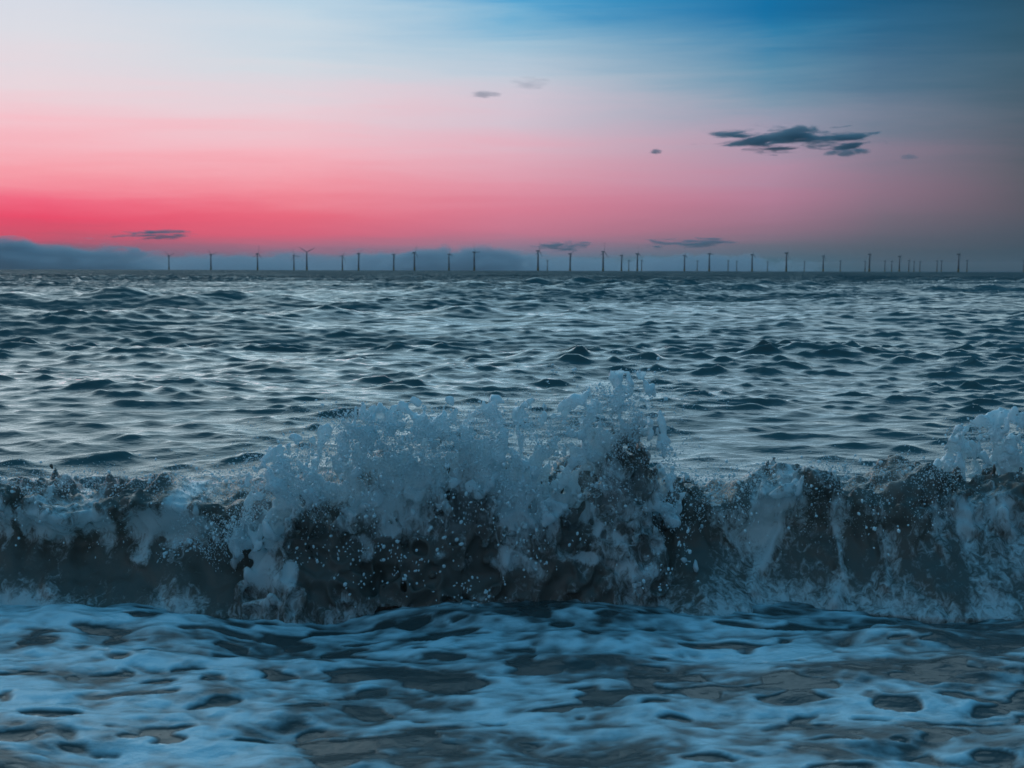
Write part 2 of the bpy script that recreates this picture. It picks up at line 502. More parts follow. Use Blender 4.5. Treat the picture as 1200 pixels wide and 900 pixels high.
# ------------------------------------------------------------------ breaking wave
def surface_nets(F, org, h):
    """naive surface nets of the zero level of F (inside where F > 0)"""
    S = F > 0
    nx, ny, nz = F.shape
    cnt = np.zeros((nx - 1, ny - 1, nz - 1), np.int8)
    for a in (0, 1):
        for b in (0, 1):
            for c in (0, 1):
                cnt += S[a:nx - 1 + a, b:ny - 1 + b, c:nz - 1 + c]
    act = (cnt > 0) & (cnt < 8)
    I = np.argwhere(act)
    idx = np.full(act.shape, -1, np.int32)
    idx[act] = np.arange(len(I))
    P = np.zeros((len(I), 3), np.float32); C = np.zeros(len(I), np.float32)
    corners = [(a, b, c) for a in (0, 1) for b in (0, 1) for c in (0, 1)]
    val = {k: F[I[:, 0] + k[0], I[:, 1] + k[1], I[:, 2] + k[2]] for k in corners}
    for k in corners:
        for ax in range(3):
            if k[ax]:
                continue
            k2 = list(k); k2[ax] = 1; k2 = tuple(k2)
            v0, v1 = val[k], val[k2]
            cr = (v0 > 0) != (v1 > 0)
            tt = np.where(cr, v0 / np.where(cr, v0 - v1, 1), 0)
            for q in range(3):
                P[:, q] += np.where(cr, (tt if q == ax else k[q]), 0)
            C += cr
    P = (P / np.maximum(C, 1)[:, None] + I) * h + np.asarray(org, np.float32)
    quads = []
    for ax in range(3):
        sl0 = [slice(None)] * 3; sl1 = [slice(None)] * 3
        sl0[ax] = slice(0, -1); sl1[ax] = slice(1, None)
        s0, s1 = S[tuple(sl0)], S[tuple(sl1)]
        E = np.argwhere(s0 != s1)
        u, w = (ax + 1) % 3, (ax + 2) % 3
        lim = np.array(act.shape)
        ok = (E[:, u] > 0) & (E[:, w] > 0) & (E[:, u] < lim[u]) & (E[:, w] < lim[w])
        E = E[ok]
        flip = ~s0[E[:, 0], E[:, 1], E[:, 2]]
        q = []
        for du, dw in ((-1, -1), (0, -1), (0, 0), (-1, 0)):
            T = E.copy(); T[:, u] += du; T[:, w] += dw
            q.append(idx[T[:, 0], T[:, 1], T[:, 2]])
        Q = np.stack(q, 1)
        Q[flip] = Q[flip][:, ::-1]
        quads.append(Q)
    return P, np.concatenate(quads), I

def px_to_x(px, d):
    return (np.asarray(px, float) - 600.0) / FPX * d
def py_to_z(py, d):
    return CAM_H - (np.asarray(py, float) - 316.0) / FPX * d

H = 0.0145
wave = link(bpy.data.objects.new('breaking_wave', None))
wave.location = (0, 7.4, 0)
tag(wave, 'breaking shore wave with dark face and white spray thrown up along its crest', 'wave')

def box_axes(x0, x1, y0_, y1, z0, z1, h=H):
    return [np.arange(a, b, h, dtype=np.float32) for a, b in ((x0, x1), (y0_, y1), (z0, z1))]

def wave_body():
    A = box_axes(-4.5, 4.5, 6.75, 9.3, -0.12, 0.95)
    x, y, z = A[0][:, None, None], A[1][None, :, None], A[2][None, None, :]
    d = 7.95
    prof = [(-700, 560), (0, 572), (60, 574), (110, 582), (150, 578), (190, 566), (225, 564), (255, 572), (285, 578), (330, 566), (400, 556), (470, 545), (560, 540), (700, 540), (770, 556), (830, 578), (870, 574), (895, 558), (920, 550), (950, 554), (985, 566), (1020, 560), (1045, 552), (1065, 548), (1085, 556), (1110, 564), (1150, 560), (1200, 566), (1900, 566)]
    zc = np.interp(A[0], px_to_x([p[0] for p in prof], d), py_to_z([p[1] for p in prof], d)).astype(np.float32)
    lump = noise_grid([A[0]], (0.16,), 51) * 0.018
    zc = (zc + lump)[:, None, None]
    foot = (7.28 + 0.06 * noise_grid([A[0]], (0.5,), 52))[:, None, None]
    rel = np.clip(z / np.maximum(zc, 0.2), -0.2, 1.4)
    # concave face leaning back, with the lip thrown a little forward again
    lip = (0.10 + 0.05 * noise_grid([A[0]], (0.45,), 53))[:, None, None]
    yf = foot + 0.50 * np.clip(rel, 0, 1.2) ** 0.8 - lip * sstep(rel, 0.55, 1.0) * 2.0 + 0.02
    yb = 8.10 + np.clip(zc - z, -0.1, 1) * 1.5 + 0.05 * np.clip(0.25 - z, 0, 1)
    F = smin((y - yf) * 0.8, (yb - y) * 0.6, 0.06)
    F = smin(F, (zc - z), 0.07)
    n1 = noise_grid(A, (0.24, 0.24, 0.30), 61)
    n2 = noise_grid(A, (0.09, 0.10, 0.14), 62)
    n3 = noise_grid(A, (0.040, 0.045, 0.060), 63)
    n4 = noise_grid(A, (0.024, 0.026, 0.034), 64)
    top = sstep(rel, 0.35, 1.0)
    rough = np.clip(0.5 + 0.5 * noise_grid([A[0]], (0.3,), 54), 0.1, 1.4)[:, None, None]
    F = F + 0.022 * n1 + (0.012 + 0.014 * top) * (np.abs(n2) - 0.8) + (0.005 + 0.014 * top * rough) * n3 + (0.002 + 0.012 * top * rough) * n4
    ropes = ([(936, 570), (926, 602), (908, 640), (884, 690)], [(928, 572), (952, 566), (980, 574), (994, 604), (986, 650), (992, 700)], [(900, 566), (930, 574)], [(70, 600), (78, 640), (70, 690)], [(160, 590), (168, 630), (160, 655)], [(235, 592), (228, 628)], [(852, 600), (846, 640)], [(1040, 640), (1030, 680)])
    wobx = 0.030 * noise_grid([A[0], A[2]], (0.09, 0.09), 81); wobz = 0.025 * noise_grid([A[0], A[2]], (0.09, 0.09), 82)
    X2 = A[0][:, None] + wobx; Z2 = A[2][None, :] + wobz
    rope = np.full(X2.shape, 9.0, np.float32)
    for pts in ropes:
        for (p0, q0), (p1, q1) in zip(pts[:-1], pts[1:]):
            a0 = np.array([float(px_to_x(p0, 7.55)), float(py_to_z(q0, 7.55))]); a1 = np.array([float(px_to_x(p1, 7.55)), float(py_to_z(q1, 7.55))])
            ab = a1 - a0
            t_ = np.clip(((X2 - a0[0]) * ab[0] + (Z2 - a0[1]) * ab[1]) / (ab @ ab), 0, 1)
            rope = np.minimum(rope, np.hypot(X2 - a0[0] - t_ * ab[0], Z2 - a0[1] - t_ * ab[1]))
    rope_f = np.exp(-(rope / 0.030) ** 2)
    F = F + 0.035 * rope_f[:, None, :] * sstep(8.0 - y, 0.0, 0.2)
    P, Q, I = surface_nets(F, (A[0][0], A[1][0], A[2][0]), H)
    # aerated water: curtains hanging below the lip, streaks on the face
    st = noise_grid([A[0], A[2]], (0.034, 0.20), 71)
    st2 = noise_grid([A[0], A[2]], (0.16, 0.16), 72)
    st3 = noise_grid([A[0], A[2]], (0.45, 0.6), 73)
    a = st[I[:, 0], I[:, 2]]; b = st2[I[:, 0], I[:, 2]]; c = st3[I[:, 0], I[:, 2]]
    zr = P[:, 2] / np.maximum(zc[I[:, 0], 0, 0], 0.2)
    left = sstep(-P[:, 0], 1.2, 1.6)
    band = np.exp(-((zr - 0.76) / 0.22) ** 2)
    foam_ = 0.17 + band * (0.42 * left + 0.16) + (0.12 + 0.10 * left) * a * sstep(zr, 0.1, 0.8) + 0.15 * b + 0.08 * c
    foam_ += 0.34 * np.exp(-((zr - 0.02) / 0.16) ** 2)
    foam_ -= 0.16 * sstep(zr, 0.88, 0.98) * sstep(c + 0.6 * b, -0.5, 0.4)
    foam_ += 0.32 * rope_f[I[:, 0], I[:, 2]]
    P = P - np.array([0, 7.4, 0], np.float32)
    return mesh_np('wave_face', P, Q, M_wave, attrs={'foam': foam_}, parent=wave)
body = wave_body()
print('wave body', len(body.data.vertices))

def splash(prof, d, x0, x1, ya, yb_, zmax, seed, edge_px, name='splash'):
    """torn sheet of white water: solid near the foot, broken into lumps, threads and drops at the top"""
    HS = 0.0105
    A = box_axes(x0, x1, ya, yb_, -0.06, zmax, HS)
    x, y, z = A[0][:, None, None], A[1][None, :, None], A[2][None, None, :]
    zt = np.interp(A[0], px_to_x([p[0] for p in prof], d), py_to_z([p[1] for p in prof], d)).astype(np.float32)[:, None, None]
    rel = np.clip(z / np.maximum(zt, 0.05), 0, 1.6)
    ym = (ya + yb_) / 2
    yc = ym + 0.10 * rel + 0.05 * noise_grid([A[0]], (0.35,), seed)[:, None, None]
    half = 0.17 - 0.07 * rel
    F = smin(half - np.abs(y - yc), (zt - z) * 0.6, 0.08)
    e0, e1 = px_to_x(edge_px[0], d), px_to_x(edge_px[1], d)
    F = smin(F, np.minimum(x - e0, e1 - x) * 0.7, 0.08)
    n0 = noise_grid(A, (0.26, 0.20, 0.26), seed + 1)
    n1 = noise_grid(A, (0.115, 0.11, 0.13), seed + 2)
    n2 = noise_grid(A, (0.052, 0.055, 0.065), seed + 3)
    n3 = noise_grid(A, (0.027, 0.030, 0.034), seed + 4)
    up = sstep(rel, 0.1, 0.9)
    E = F
    lump = E - 0.03 - 0.105 * up + 0.040 * n0 * (0.45 - 0.1 * up) + 0.042 * n1 * (0.35 + 0.35 * up) - 0.022 * (np.abs(n2) - 0.8) * 1.4 + 0.030 * n2 * up + 0.026 * n3 * (0.2 + 0.8 * up)
    # strings: where two noise surfaces cross; torn films: thin shells of a third one
    na = noise_grid(A, (0.055, 0.06, 0.13), seed + 5); nb_ = noise_grid(A, (0.055, 0.06, 0.13), seed + 6)
    nc_ = noise_grid(A, (0.10, 0.09, 0.15), seed + 7)
    strings = (0.30 - np.sqrt(na * na + nb_ * nb_)) * 0.045
    film = np.minimum((0.20 - np.abs(nc_)) * 0.07, 0.03 * n1 + 0.03 * n2 - 0.004)
    torn = np.maximum(strings, film) + 0.013 * n3 + 0.012 * n2 - 0.010 * sstep(rel, 0.6, 1.0)
    n4 = noise_grid(A, (0.019, 0.020, 0.023), seed + 8)
    torn = torn + 0.008 * n4 - 0.05 * (1 - sstep(rel, 0.25, 0.55))
    F = np.maximum(lump + 0.006 * n4 * up, np.minimum(E + 0.004 + 0.018 * na + 0.014 * n2 + 0.014 * n3, torn))
    P, Q, I = surface_nets(F, (A[0][0], A[1][0], A[2][0]), HS)
    r = P[:, 2] / np.maximum(zt[I[:, 0], 0, 0], 0.05)
    g0 = n0[I[:, 0], I[:, 1], I[:, 2]]; g1 = n1[I[:, 0], I[:, 1], I[:, 2]]; g2 = n2[I[:, 0], I[:, 1], I[:, 2]]
    big = noise_grid([A[0], A[2]], (0.22, 0.20), seed + 9)[I[:, 0], I[:, 2]]
    foam_ = 0.19 + 0.85 * sstep(r, 0.12, 0.92) + 0.34 * big * sstep(r, 0.0, 0.3) * (1 - 0.7 * sstep(r, 0.5, 0.9)) + 0.08 * g2 + 0.30 * np.exp(-(P[:, 2] / 0.09) ** 2)
    blot = noise_grid([A[0], A[2]], (0.05, 0.05), seed + 11)[I[:, 0], I[:, 2]]
    foam_ += 0.50 * sstep(blot + 0.5 * big, 0.2, 1.5) * sstep(r, 0.05, 0.35)
    foam_ += 0.36 * np.exp(-((P[:, 0] - e0 - 0.38) / 0.34) ** 2) * sstep(r, 0.02, 0.3) * (1 - 0.4 * sstep(r, 0.6, 1.0))
    edge = np.exp(-((P[:, 0] - e0) / 0.22) ** 2) * sstep(r, 0.05, 0.4)
    foam_ += 0.40 * edge
    P = P - np.array([0, 7.4, 0], np.float32)
    return mesh_np(name, P, Q, M_wave, attrs={'foam': foam_}, parent=wave)
prof_c = [(250, 640), (275, 586), (295, 546), (318, 524), (350, 522), (385, 510), (405, 492), (424, 476), (445, 482), (470, 490), (500, 482), (530, 484), (555, 474), (575, 470), (600, 482), (640, 486), (670, 478), (690, 474), (712, 458), (732, 436), (752, 434), (768, 458), (785, 510), (800, 556), (830, 620)]
sp1 = splash(prof_c, 7.35, -1.75, 1.15, 7.02, 7.62, 1.28, 100, (272, 800))
prof_r = [(1050, 640), (1075, 566), (1105, 540), (1122, 508), (1140, 494), (1165, 500), (1190, 484), (1215, 478), (1260, 490), (1330, 540), (1420, 560)]
sp2 = splash(prof_r, 8.2, 2.3, 4.2, 7.9, 8.5, 1.2, 130, (1085, 1400))
sp1['label'] = 'broad white splash bursting up in the middle of the crest'
sp2['label'] = 'white plume of splash at the right end of the crest'
print('splash', len(sp1.data.vertices), len(sp2.data.vertices))

# droplets: thrown out in jets along ballistic arcs, each jet a ragged string of drops
def ico():
    p = (1 + 5 ** 0.5) / 2
    v = np.array([(-1, p, 0), (1, p, 0), (-1, -p, 0), (1, -p, 0), (0, -1, p), (0, 1, p), (0, -1, -p), (0, 1, -p), (p, 0, -1), (p, 0, 1), (-p, 0, -1), (-p, 0, 1)], float)
    v /= np.linalg.norm(v[0])
    f = np.array([(0, 11, 5), (0, 5, 1), (0, 1, 7), (0, 7, 10), (0, 10, 11), (1, 5, 9), (5, 11, 4), (11, 10, 2), (10, 7, 6), (7, 1, 8), (3, 9, 4), (3, 4, 2), (3, 2, 6), (3, 6, 8), (3, 8, 9), (4, 9, 5), (2, 4, 11), (6, 2, 10), (8, 6, 7), (9, 8, 1)])
    return v, f
def octa():
    v = np.array([(1, 0, 0), (-1, 0, 0), (0, 1, 0), (0, -1, 0), (0, 0, 1), (0, 0, -1)], float)
    f = np.array([(0, 2, 4), (2, 1, 4), (1, 3, 4), (3, 0, 4), (2, 0, 5), (1, 2, 5), (3, 1, 5), (0, 3, 5)])
    return v, f
def drops_mesh(name, P, Rr, Vel, base, parent, origin):
    v, f = base
    n = len(P)
    ax = Vel / (np.linalg.norm(Vel, axis=1, keepdims=True) + 1e-6)
    st = rng.uniform(0.9, 3.2 if len(v) < 10 else 1.7, n)
    q = v[None] * Rr[:, None, None] * rng.uniform(0.75, 1.25, (n, 1, 3))
    proj = np.einsum('nij,nj->ni', q, ax)
    q = q + (proj * (st[:, None] - 1))[..., None] * ax[:, None, :]
    Vv = (q + P[:, None, :]).reshape(-1, 3) - np.array(origin)
    Ff_ = (f[None] + (np.arange(n) * len(v))[:, None, None]).reshape(-1, 3)
    return mesh_np(name, Vv, Ff_, M_spray, parent=parent)
def make_spray(prof, d, ymid, n_jets, per, x_lo, x_hi, seed, zbase=0.35, vscale=1.0):
    g = np.random.default_rng(seed)
    Ps, Vs, Rs = [], [], []
    pxs = px_to_x([p[0] for p in prof], d); pzs = py_to_z([p[1] for p in prof], d)
    for j in range(n_jets):
        x0 = g.uniform(x_lo, x_hi)
        ztop = np.interp(x0, pxs, pzs)
        if ztop < zbase * 0.6:
            continue
        z0 = g.uniform(0.35, 0.92) * ztop
        o = np.array([x0, ymid + g.normal(0, 0.10), z0])
        vz = math.sqrt(max(2 * 9.81 * (ztop - z0) * g.uniform(0.35, 1.08), 0.05))
        v = np.array([g.normal(-0.12, 0.55), g.normal(-0.25, 0.45), vz]) * vscale
        m = int(per * g.uniform(0.4, 1.7))
        t = g.uniform(0.0, 1.0, m) ** 0.8 * (2.0 * vz / 9.81) * g.uniform(0.6, 1.0)
        sp = 0.018 + 0.15 * t[:, None]
        dv = g.normal(0, 1, (m, 3)) * sp
        P = o + v * t[:, None] + np.array([0, 0, -4.905]) * t[:, None] ** 2 + dv * g.uniform(0.3, 1.0)
        Ps.append(P); Vs.append(v + np.array([0, 0, -9.81]) * t[:, None]); Rs.append(np.clip(0.0014 * (g.pareto(3.0, m) + 1) * g.uniform(0.75, 1.3), 0.0012, 0.009))
    return np.concatenate(Ps), np.concatenate(Vs), np.concatenate(Rs)
S = [make_spray(prof_c, 7.3, 7.28, 330, 100, -1.55, 0.92, 201),
     make_spray(prof_r, 8.15, 8.15, 110, 90, 2.3, 3.9, 202)]
crest_l = [(-300, 545), (0, 552), (60, 556), (110, 552), (150, 552), (200, 550), (250, 556), (300, 550)]
crest_r = [(790, 545), (830, 548), (880, 546), (940, 540), (990, 542), (1050, 540), (1110, 540)]
S.append(make_spray(crest_l, 7.7, 7.66, 200, 45, -3.4, -1.35, 203))
S.append(make_spray(crest_r, 7.75, 7.72, 190, 45, 0.9, 2.4, 204))
P = np.concatenate([s[0] for s in S]); Vv = np.concatenate([s[1] for s in S]); Rr = np.concatenate([s[2] for s in S])
# clots of white water tumbling down in front of the dark face
gc = np.random.default_rng(77)
nC = 420
cx_ = gc.normal(0, 1, (26, 3)) * (0.55, 0.07, 0.13) + (-0.15, 7.10, 0.36)
ci = gc.integers(0, 26, nC)
Pc = cx_[ci] + gc.normal(0, 1, (nC, 3)) * (0.07, 0.05, 0.07)
P = np.concatenate([P, Pc]); Vv = np.concatenate([Vv, gc.normal(0, 0.5, (nC, 3)) + (-0.2, -0.3, -1.0)]); Rr = np.concatenate([Rr, np.clip(0.0032 * (gc.pareto(2.6, nC) + 1), 0.0025, 0.010)])
ok = P[:, 2] > 0.03
P, Vv, Rr = P[ok], Vv[ok], Rr[ok]
bigm = Rr > 0.0042
print('drops', len(P), bigm.sum())
d1 = drops_mesh('spray', P[bigm], Rr[bigm], Vv[bigm], ico(), wave, (0, 7.4, 0)); d1['kind'] = 'stuff'
d2 = drops_mesh('fine_spray', P[~bigm], Rr[~bigm], Vv[~bigm], octa(), wave, (0, 7.4, 0)); d2['kind'] = 'stuff'

# mist of the finest drops hanging round the thrown-up water
def mist_mat():
    m, t = new_mat('spray_mist')
    n = noise(t, 1.0, 5, 0.6, stretch=(6.5, 5.0, 5.5))
    at = N(t, 'ShaderNodeTexCoord')
    d = maprange(t, n, 0.46, 0.74, 0.0, 1.5)
    pv = N(t, 'ShaderNodeVolumePrincipled')
    pv.inputs['Color'].default_value = (0.96, 0.97, 0.98, 1)
    L(t, d, pv.inputs['Density'])
    o = N(t, 'ShaderNodeOutputMaterial')
    L(t, pv.outputs[0], o.inputs['Volume'])
    return m
M_mist = mist_mat()
def mist(prof, d, ym, half, seed, lo=0.35):
    g = np.random.default_rng(seed)
    px_ = np.arange(prof[0][0] + 20, prof[-1][0] - 20, 12)
    X_ = px_to_x(px_, d); T_ = py_to_z(np.interp(px_, [p[0] for p in prof], [p[1] for p in prof]), d) + g.normal(-0.015, 0.015, len(px_))
    ring = 16
    V_m, F_m = [], []
    for i, (x_, zt_) in enumerate(zip(X_, T_)):
        e = min(1.0, 0.15 + 2.2 * math.sin(math.pi * i / (len(X_) - 1)))
        zl = lo * zt_
        for k in range(ring):
            a = 2 * math.pi * k / ring
            V_m.append((x_, ym - 7.4 + half * e * math.cos(a) * (1 + g.normal(0, 0.06)), (zt_ + zl) / 2 + (zt_ - zl) / 2 * math.sin(a)))
    for i in range(len(X_) - 1):
        for k in range(ring):
            F_m.append((i * ring + k, (i + 1) * ring + k, (i + 1) * ring + (k + 1) % ring, i * ring + (k + 1) % ring))
    F_m.append(tuple(range(ring))); F_m.append(tuple(reversed(range((len(X_) - 1) * ring, len(X_) * ring))))
    me = bpy.data.meshes.new('mist')
    me.from_pydata([tuple(map(float, v)) for v in V_m], [], [tuple(reversed(f)) for f in F_m])
    me.materials.append(M_mist)
    o = link(bpy.data.objects.new('mist', me)); o.parent = wave; o['kind'] = 'stuff'
mist(prof_c, 7.35, 7.34, 0.24, 301)
mist(prof_r, 8.15, 8.15, 0.22, 302)
mist(crest_l, 7.7, 7.66, 0.16, 304, 0.62)
mist(crest_r, 7.75, 7.72, 0.16, 305, 0.62)
prof_foot = [(-320, 700), (0, 692), (120, 700), (260, 690), (420, 672), (560, 684), (700, 676), (860, 690), (1000, 680), (1200, 690), (1500, 700)]


# ------------------------------------------------------------------ wind turbines on the horizon
HUB = 72.0
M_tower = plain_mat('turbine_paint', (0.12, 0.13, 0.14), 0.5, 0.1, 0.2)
M_base = plain_mat('yellow_base_paint', (0.26, 0.20, 0.05), 0.55, 0.2, 0.5)
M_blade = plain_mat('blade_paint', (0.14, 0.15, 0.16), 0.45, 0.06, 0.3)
def lathe(profile, n=14):
    V, F = [], []
    for r, z in profile:
        for k in range(n):
            a = 2 * math.pi * k / n
            V.append((r * math.cos(a), r * math.sin(a), z))
    for i in range(len(profile) - 1):
        for k in range(n):
            k2 = (k + 1) % n
            F.append((i * n + k, i * n + k2, (i + 1) * n + k2, (i + 1) * n + k))
    return np.array(V), np.array(F)
def tri_mesh(name, V, faces, mat, smooth=True):
    me = bpy.data.meshes.new(name)
    me.from_pydata([tuple(map(float, v)) for v in V], [], [tuple(int(i) for i in f) for f in faces])
    me.materials.append(mat)
    if smooth:
        me.polygons.foreach_set('use_smooth', [True] * len(me.polygons))
    me.update()
    return me
V_, F_ = lathe([(0.01, -8), (3.6, -8), (3.6, 9), (5.4, 9.3), (5.4, 10.4), (3.6, 10.6), (3.6, 12), (0.01, 12)])
me_base = tri_mesh('transition_piece', V_, F_, M_base)
V_, F_ = lathe([(0.01, 12), (3.4, 12), (3.2, 30), (2.8, 50), (2.3, 70), (0.01, 70.05)])
me_tower = tri_mesh('tower', V_, F_, M_tower)
# nacelle: rounded long box, axis along y
prof_n = [(-4.2, 1.5, 1.5), (-3.4, 1.9, 1.9), (0, 2.1, 2.2), (5, 2.1, 2.2), (7.6, 1.7, 1.9), (8.2, 1.2, 1.4)]
Vn, Fn = [], []
nn = 12
for (yy, w, hgt) in prof_n:
    for k in range(nn):
        a = 2 * math.pi * k / nn
        cx, cz = math.cos(a), math.sin(a)
        Vn.append((w * math.copysign(abs(cx) ** 0.5, cx), yy, HUB + hgt * math.copysign(abs(cz) ** 0.5, cz)))
for i in range(len(prof_n) - 1):
    for k in range(nn):
        Fn.append((i * nn + k, (i + 1) * nn + k, (i + 1) * nn + (k + 1) % nn, i * nn + (k + 1) % nn))
Fn.append(tuple(range(nn))); Fn.append(tuple(reversed(range((len(prof_n) - 1) * nn, len(prof_n) * nn))))
me_nac = tri_mesh('nacelle', Vn, Fn, M_tower)
Vh, Fh = lathe([(0.01, 3.2), (0.9, 2.9), (1.5, 2.0), (1.75, 0.8), (1.6, 0.0), (0.01, 0.0)])
Vh = np.stack([Vh[:, 0], -4.2 - Vh[:, 2], Vh[:, 1] + HUB], 1)
me_hub = tri_mesh('rotor_hub', Vh, Fh, M_blade)
# blade along +z from the hub centre
Vb, Fb = [], []
secs = [(1.2, 1.6, 1.6, 0.0), (3.5, 1.7, 1.5, 0.1), (8, 3.0, 0.9, 0.35), (16, 2.4, 0.6, 0.25), (26, 1.7, 0.4, 0.14), (36, 1.0, 0.22, 0.05), (39.5, 0.3, 0.1, 0.0)]
nb = 8
for (zz, ch, tk, tw) in secs:
    for k in range(nb):
        a = 2 * math.pi * k / nb
        u, v = ch * 0.5 * math.cos(a) + ch * 0.12, tk * 0.5 * math.sin(a)
        Vb.append((u * math.cos(tw) - v * math.sin(tw), u * math.sin(tw) + v * math.cos(tw), zz))
for i in range(len(secs) - 1):
    for k in range(nb):
        Fb.append((i * nb + k, i * nb + (k + 1) % nb, (i + 1) * nb + (k + 1) % nb, (i + 1) * nb + k))
Fb.append(tuple(range((len(secs) - 1) * nb, len(secs) * nb)))
me_blade = tri_mesh('blade', Vb, Fb, M_blade)

ORD = ['first', 'second', 'third', 'fourth', 'fifth', 'sixth', 'seventh', 'eighth', 'ninth', 'tenth', 'eleventh', 'twelfth', 'thirteenth', 'fourteenth', 'fifteenth', 'sixteenth', 'seventeenth', 'eighteenth', 'nineteenth', 'twentieth', 'twenty-first', 'twenty-second', 'twenty-third', 'twenty-fourth']
front = [(199, 299.5), (248, 298), (302.5, 297), (345, 299), (360, 295), (401.5, 299.5), (420.5, 297), (461.5, 298), (485.7, 295.5), (526, 297.5), (555.5, 295), (630, 293.5), (667.5, 297), (706, 294.5), (727.5, 299), (746, 297), (801, 299), (830, 297), (880, 298), (920, 296), (963, 299.5), (1017, 297.5), (1052, 300), (1121, 297.5)]
back = [(641, 305), (736, 305), (751, 305), (816, 305.5), (852, 305), (862, 306), (898, 306.5), (941, 306), (983, 305.5), (1012, 306), (1035, 305.5), (1043, 306), (1063, 305), (1069, 306.5), (1076, 306.5), (1096, 305.5), (1101, 305.5), (1131, 305), (1197, 305)]
def turbine(px, hub_y, label, group, yaw, spin):
    yh = 315.5 + 3.0 * px / 1200.0
    d = HUB * FPX / (yh - hub_y)
    root = link(bpy.data.objects.new('wind_turbine', None))
    root.location = ((px - 600.0) / FPX * d, d, 0)
    root.rotation_euler = (0, 0, yaw)
    tag(root, label, 'wind turbine', group)
    for me in (me_base, me_tower, me_nac, me_hub):
        o = link(bpy.data.objects.new(me.name, me)); o.parent = root
    for k in range(3):
        o = link(bpy.data.objects.new('blade', me_blade)); o.parent = root
        o.location = (0, -5.2, HUB)
        o.rotation_euler = (0, spin + k * 2 * math.pi / 3, 0)
tr = random.Random(3)
for i, (px, hy) in enumerate(front):
    extra = ''
    if px == 360:
        lab = 'tall wind turbine with blades spread in a wide Y, fifth tall one from the left'
    elif i == len(front) - 1:
        lab = 'tall wind turbine standing last on the right of the tall ones'
    else:
        lab = 'tall dark wind turbine on the horizon, %s of the tall ones from the left' % ORD[i]
    yaw = R(12) if px == 360 else R(tr.uniform(48, 74))
    spin = R(62) if px == 360 else R(tr.uniform(0, 120))
    turbine(px, hy, lab, 'tall wind turbines in the nearer rows', yaw, spin)
gaps = {}
for px, hy in back:
    k = sum(1 for f in front if f[0] < px)
    gaps.setdefault(k, []).append((px, hy))
for k, items in gaps.items():
    for j, (px, hy) in enumerate(items):
        where = 'right of the last tall turbine' if k == len(front) else 'right of the %s tall turbine' % ORD[k - 1]
        if len(items) == 1:
            lab = 'small faint distant wind turbine ' + where
        else:
            lab = 'small faint turbine, %s of %s %s' % (ORD[j], {2: 'two', 3: 'three', 4: 'four', 5: 'five'}[len(items)], where)
        turbine(px, hy, lab, 'small far wind turbines behind', R(tr.uniform(48, 74)), R(tr.uniform(0, 120)))

# ------------------------------------------------------------------ clouds: flattened bodies of vapour
def cloud_mat(name, dens, nscale, thr, seed, col=(0.30, 0.36, 0.42), stretch=(1.0, 1.0, 2.6), soft=0.22):
    m, t = new_mat(name)
    tcn = N(t, 'ShaderNodeTexCoord')
    mp = N(t, 'ShaderNodeMapping')
    mp.inputs['Location'].default_value = (seed * 3.1, seed * 1.7, seed)
    mp.inputs['Scale'].default_value = stretch
    L(t, tcn.outputs['Object'], mp.inputs['Vector'])
    n = noise(t, nscale, 7, 0.62, vec=mp.outputs[0], dist=0.5)
    ln = N(t, 'ShaderNodeVectorMath', operation='LENGTH')
    L(t, tcn.outputs['Object'], ln.inputs[0])
    fall = maprange(t, ln.outputs['Value'], 0.35, 1.0, 0.0, 1.0)
    v = math_node(t, 'SUBTRACT', n, math_node(t, 'MULTIPLY', fall, 0.34))
    dn = math_node(t, 'MULTIPLY', maprange(t, v, thr, thr + soft), dens)
    pv = N(t, 'ShaderNodeVolumePrincipled')
    pv.inputs['Color'].default_value = (*col, 1)
    pv.inputs['Anisotropy'].default_value = 0.2
    L(t, dn, pv.inputs['Density'])
    o = N(t, 'ShaderNodeOutputMaterial')
    L(t, pv.outputs[0], o.inputs['Volume'])
    return m
def uv_sphere(nu=24, nv=12):
    V, F = [(0, 0, 1)], []
    for i in range(1, nv):
        for k in range(nu):
            a, b = math.pi * i / nv, 2 * math.pi * k / nu
            V.append((math.sin(a) * math.cos(b), math.sin(a) * math.sin(b), math.cos(a)))
    V.append((0, 0, -1))
    for k in range(nu):
        F.append((0, 1 + k, 1 + (k + 1) % nu))
        F.append((len(V) - 1, 1 + (nv - 2) * nu + (k + 1) % nu, 1 + (nv - 2) * nu + k))
    for i in range(nv - 2):
        for k in range(nu):
            F.append((1 + i * nu + k, 1 + (i + 1) * nu + k, 1 + (i + 1) * nu + (k + 1) % nu, 1 + i * nu + (k + 1) % nu))
    return V, F
CV, CF = uv_sphere()
def cloud(x0, x1, yt, yb_, d, depth, label, mat, tilt=0.0, group='small dark evening clouds'):
    me = tri_mesh('cloud', CV, CF, mat)
    o = link(bpy.data.objects.new('cloud', me))
    cx, cy = (x0 + x1) / 2, (yt + yb_) / 2
    o.location = ((cx - 600) / FPX * d, d, CAM_H + (316.5 - cy) / FPX * d)
    o.scale = ((x1 - x0) / 2 / FPX * d, depth, (yb_ - yt) / 2 / FPX * d)
    o.rotation_euler = (0, R(tilt), 0)
    tag(o, label, 'cloud', group)
    return o
DK = (0.32, 0.46, 0.54)
cloud(735, 1110, 136, 190, 12000, 700, 'large ragged dark cloud in the right half of the sky', cloud_mat('cloud_vapour_ragged', 0.020, 2.4, 0.485, 17, DK, (1.5, 0.6, 1.6), 0.09))
cloud(940, 1032, 171, 186, 12600, 300, 'thin flat dark cloud just under the large ragged cloud', cloud_mat('cloud_vapour_thin', 0.012, 1.8, 0.36, 5, DK, (1.6, 0.8, 0.9)))
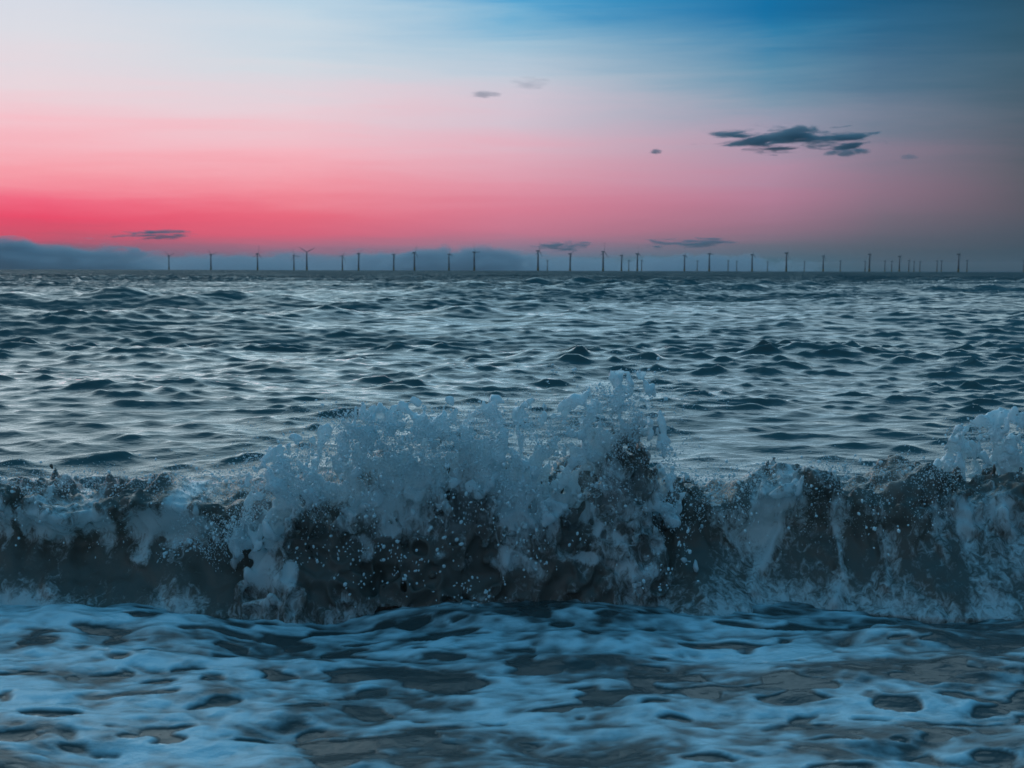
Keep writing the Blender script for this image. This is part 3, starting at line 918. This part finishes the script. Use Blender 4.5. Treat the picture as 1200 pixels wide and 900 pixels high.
cloud(1042, 1078, 179, 189, 13000, 200, 'tiny faint cloud right of the large ragged cloud', cloud_mat('cloud_vapour_faint', 0.004, 1.6, 0.34, 8, DK))
cloud(755, 778, 174, 183, 12500, 180, 'tiny dark cloud fleck left of the large ragged cloud', cloud_mat('cloud_vapour_fleck', 0.012, 1.6, 0.34, 2, DK))
cloud(540, 596, 108, 119, 11000, 250, 'small grey cloud dash high in the middle of the sky', cloud_mat('cloud_vapour_dash', 0.004, 1.6, 0.36, 6, DK, (1.0, 0.8, 1.2)))
cloud(580, 660, 90, 112, 11400, 300, 'faint wispy cloud high in the middle, right of the grey dash', cloud_mat('cloud_vapour_wisp', 0.0016, 1.8, 0.38, 9, DK, (1.0, 0.8, 1.4)))
cloud(90, 275, 264, 288, 19000, 500, 'long thin dark streak of cloud low on the left', cloud_mat('cloud_vapour_streak', 0.012, 2.3, 0.45, 12, DK, (1.5, 0.7, 1.4)), -1.6)
cloud(705, 905, 272, 296, 19000, 500, 'long thin dark cloud streak low right of the middle', cloud_mat('cloud_vapour_streak_middle', 0.012, 2.3, 0.44, 14, DK, (1.5, 0.7, 1.4)), -1.0)
cloud(590, 730, 275, 300, 19500, 500, 'small ragged cloud low above the turbines in the middle', cloud_mat('cloud_vapour_low', 0.008, 2.3, 0.44, 15, DK, (1.6, 0.7, 1.4)), -1.5)
BK = (0.50, 0.62, 0.70)
cloud(-200, 250, 277, 344, 30000, 1500, 'dark blue-grey cloud bank low on the horizon at the far left', cloud_mat('cloud_bank_left', 0.004, 1.7, 0.26, 21, BK, (2.2, 0.8, 0.9), 0.14), 0, 'cloud banks on the horizon')
cloud(150, 420, 292, 336, 31000, 1500, 'low thin cloud bank on the horizon behind the leftmost turbines', cloud_mat('cloud_bank_thin', 0.0012, 1.7, 0.26, 23, BK, (2.2, 0.8, 0.9), 0.14), 0, 'cloud banks on the horizon')
cloud(360, 700, 284, 344, 32000, 1500, 'long blue-grey cloud bank on the horizon in the middle', cloud_mat('cloud_bank_middle', 0.003, 1.7, 0.26, 26, BK, (2.2, 0.8, 0.9), 0.14), 0, 'cloud banks on the horizon')
cloud(690, 960, 290, 342, 33000, 1500, 'low blue-grey cloud bank on the horizon right of the middle', cloud_mat('cloud_bank_right', 0.0014, 1.7, 0.26, 28, BK, (2.2, 0.8, 0.9), 0.14), 0, 'cloud banks on the horizon')

cloud(-260, 1080, 291, 345, 36000, 1500, 'long thin blue-grey cloud band lying along the horizon behind the tall turbines', cloud_mat('cloud_band', 0.0011, 1.7, 0.24, 31, BK, (6.0, 0.8, 0.9), 0.14), 0, 'cloud banks on the horizon')

# ------------------------------------------------------------------ sea haze
def haze_box():
    m, t = new_mat('sea_air')
    pv = N(t, 'ShaderNodeVolumePrincipled')
    pv.inputs['Color'].default_value = (0.90, 0.94, 0.97, 1)
    pv.inputs['Density'].default_value = 0.000012
    o = N(t, 'ShaderNodeOutputMaterial')
    L(t, pv.outputs[0], o.inputs['Volume'])
    x, ya, yb_, za, zb = 33500, -70, 20800, -10.0, 135.0
    V = [(-x, ya, za), (x, ya, za), (x, yb_, za), (-x, yb_, za), (-x, ya, zb), (x, ya, zb), (x, yb_, zb), (-x, yb_, zb)]
    F = [(0, 3, 2, 1), (4, 5, 6, 7), (0, 1, 5, 4), (1, 2, 6, 5), (2, 3, 7, 6), (3, 0, 4, 7)]
    h = link(bpy.data.objects.new('haze', tri_mesh('haze', V, F, m, False)))
    tag(h, 'thin pale haze over the sea towards the horizon', 'haze', kind='stuff')
haze_box()
